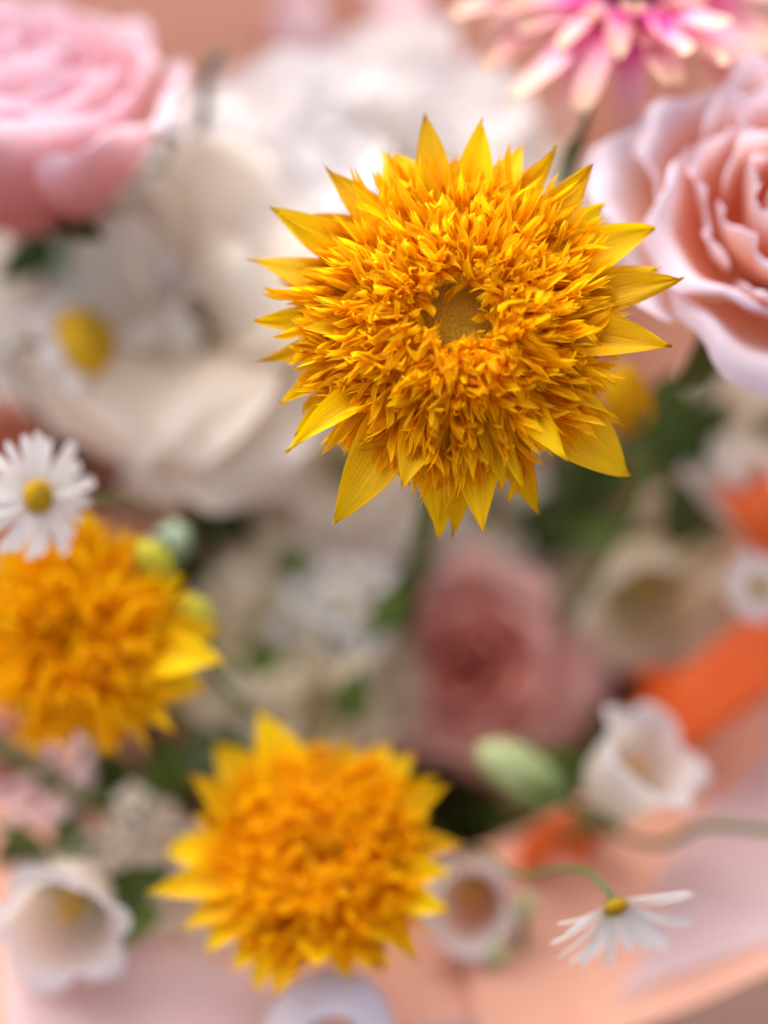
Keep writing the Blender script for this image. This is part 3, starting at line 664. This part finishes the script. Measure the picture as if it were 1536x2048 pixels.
stalk([(1240, 860, 57), (1255, 960, 58), (1230, 1100, 60)], .18, 'olive stalk below the yellow bud', 'stem')

# foliage that fills the bouquet between and below the blooms
sp = [(430, 985), (520, 1040), (330, 1010), (1110, 1010), (1180, 950), (1060, 1100), (1300, 1000), (1400, 960), (230, 1500), (200, 1570), (120, 1640), (60, 1600), (420, 1400), (470, 1500),
      (1170, 1440), (1200, 1380), (40, 520), (230, 480), (340, 1300), (420, 1160), (900, 1120), (820, 1130), (700, 1540), (880, 1560), (1130, 1480), (300, 1560), (330, 900), (210, 900), (1480, 900), (1000, 1650), (930, 1700), (200, 1720)]
MARKS = [(915, 645, 'large sunflower'), (628, 1715, 'lower sunflower'), (165, 1260, 'sunflower under the daisy'), (1535, 400, 'blush rose'), (60, 190, 'layered pink rose'), (955, 1350, 'coral red rose'), (385, 670, 'ivory bloom'),
         (1312, 1245, 'beige bell flower'), (1300, 1520, 'bell before the ribbon'), (105, 1885, 'bell with yellow pistil'), (650, 1220, 'tiny white flowers'), (1045, 1545, 'pale green bud'), (165, 690, 'golden centred daisy'), (1540, 860, 'ivory bloom under the rose'),
         (1262, 0, 'gerbera'), (1230, 1812, 'drooping daisy'), (285, 1680, 'loose white head'), (80, 990, 'open daisy'), (1240, 800, 'yellow bud'), (350, 1080, 'mint bud'), (560, 1290, 'cream stock'), (0, 1480, 'soft pink rose'), (380, 1230, 'yellow green buds')]
TAKEN = set()
def between(px, py):
    near = sorted(MARKS, key=lambda q: (q[0] - px) ** 2 + (q[1] - py) ** 2)
    for a in range(5):
        for b in range(a + 1, 6):
            t = 'deep between %s and %s' % (near[a][2], near[b][2])
            if t not in TAKEN: TAKEN.add(t); return t
for i, (px, py) in enumerate(sp):
    dd = 61.0 + rnd.uniform(-1, 2.5)
    sprig(P(px, py, dd), cdir(rnd.uniform(-.4, .4), .45 + rnd.uniform(-.3, .3), .75), 4.5, 'leaf' if i % 4 else 'leaf_light', ('dark leafy sprig ' if i % 4 else 'mid green leafy sprig ') + between(px, py), 100 + i,
          group='dark foliage sprigs' if i % 4 else 'green foliage sprigs')

# ------------------------------------------------------------------ ribbons and tissue
ribbon([P(1660, 1215, 54.5), P(1536, 1300, 55), P(1445, 1368, 55.5), P(1345, 1440, 56.2), P(1240, 1520, 58)], 2.05, 'orange_ribbon', 'bright orange satin ribbon band slanting across the peach paper', cdir(.52, -.72, .45))
ribbon([P(1000, 1760, 57.5), P(1050, 1705, 55.5), P(1110, 1672, 54.8), P(1170, 1680, 55.5), P(1230, 1700, 58)], 1.25, 'orange_ribbon', 'orange ribbon loop below the pale green bud', cdir(-.25, -.85, .45))
ribbon([P(1470, 930, 57), P(1500, 985, 55.4), P(1545, 1050, 55.2), P(1600, 1120, 56)], 1.5, 'orange_ribbon', 'orange ribbon tail curling below the ivory bloom under the blush rose', cdir(.80, .50, .3))
ribbon([P(1270, 1350, 58.5), P(1295, 1358, 56.6), P(1325, 1352, 56.6), P(1345, 1345, 58)], .7, 'orange_ribbon', 'tip of orange ribbon showing under the shaded beige bell flower', cdir(0, .8, .6))
ribbon([P(560, -80, 62), P(600, 60, 61.5), P(660, 180, 62), P(700, 300, 63)], 1.9, 'pink_ribbon', 'pale pink satin ribbon running down the back of the paper', cdir(.9, .2, .4), group=None)
ribbon([P(770, -80, 61), P(820, 60, 60.5), P(870, 170, 61.5), P(900, 300, 63)], 1.7, 'pink_ribbon', 'second pale pink satin ribbon between gerbera and white bloom', cdir(.9, .25, .3))
ribbon([P(540, 2130, 50.6), P(580, 2030, 50.0), P(660, 1985, 49.7), P(735, 2015, 49.9), P(775, 2130, 50.4)], 1.2, 'white_ribbon', 'white ribbon loop standing below the sunflower with a tall ray petal',
       [cdir(-.6, .2, -.7), cdir(-.5, .55, -.7), cdir(0, .85, -.55), cdir(.5, .55, -.7), cdir(.6, .2, -.7)])
tissue = thing('tissue_paper', T(AX.x, AX.y, 0), 'pale lilac white tissue lining the front of the peach wrap, plus painted paper sheen', 'paper')
sheet(R(-128), R(-70), .76, 1.0, 'white_tissue', -.55, 5.1, parent=tissue, top=lambda u: 1.0 + .04 * math.sin(u * 7), ruf=1.3, slant=.35)
sheet(R(-60), R(-22), .67, .84, 'white_tissue', -.55, .3, parent=tissue, top=lambda u: 1.0 + .05 * max(0, u + .3), slant=-.25)  # pale sheet added as the lit lilac sheen of the peach paper's curled edge
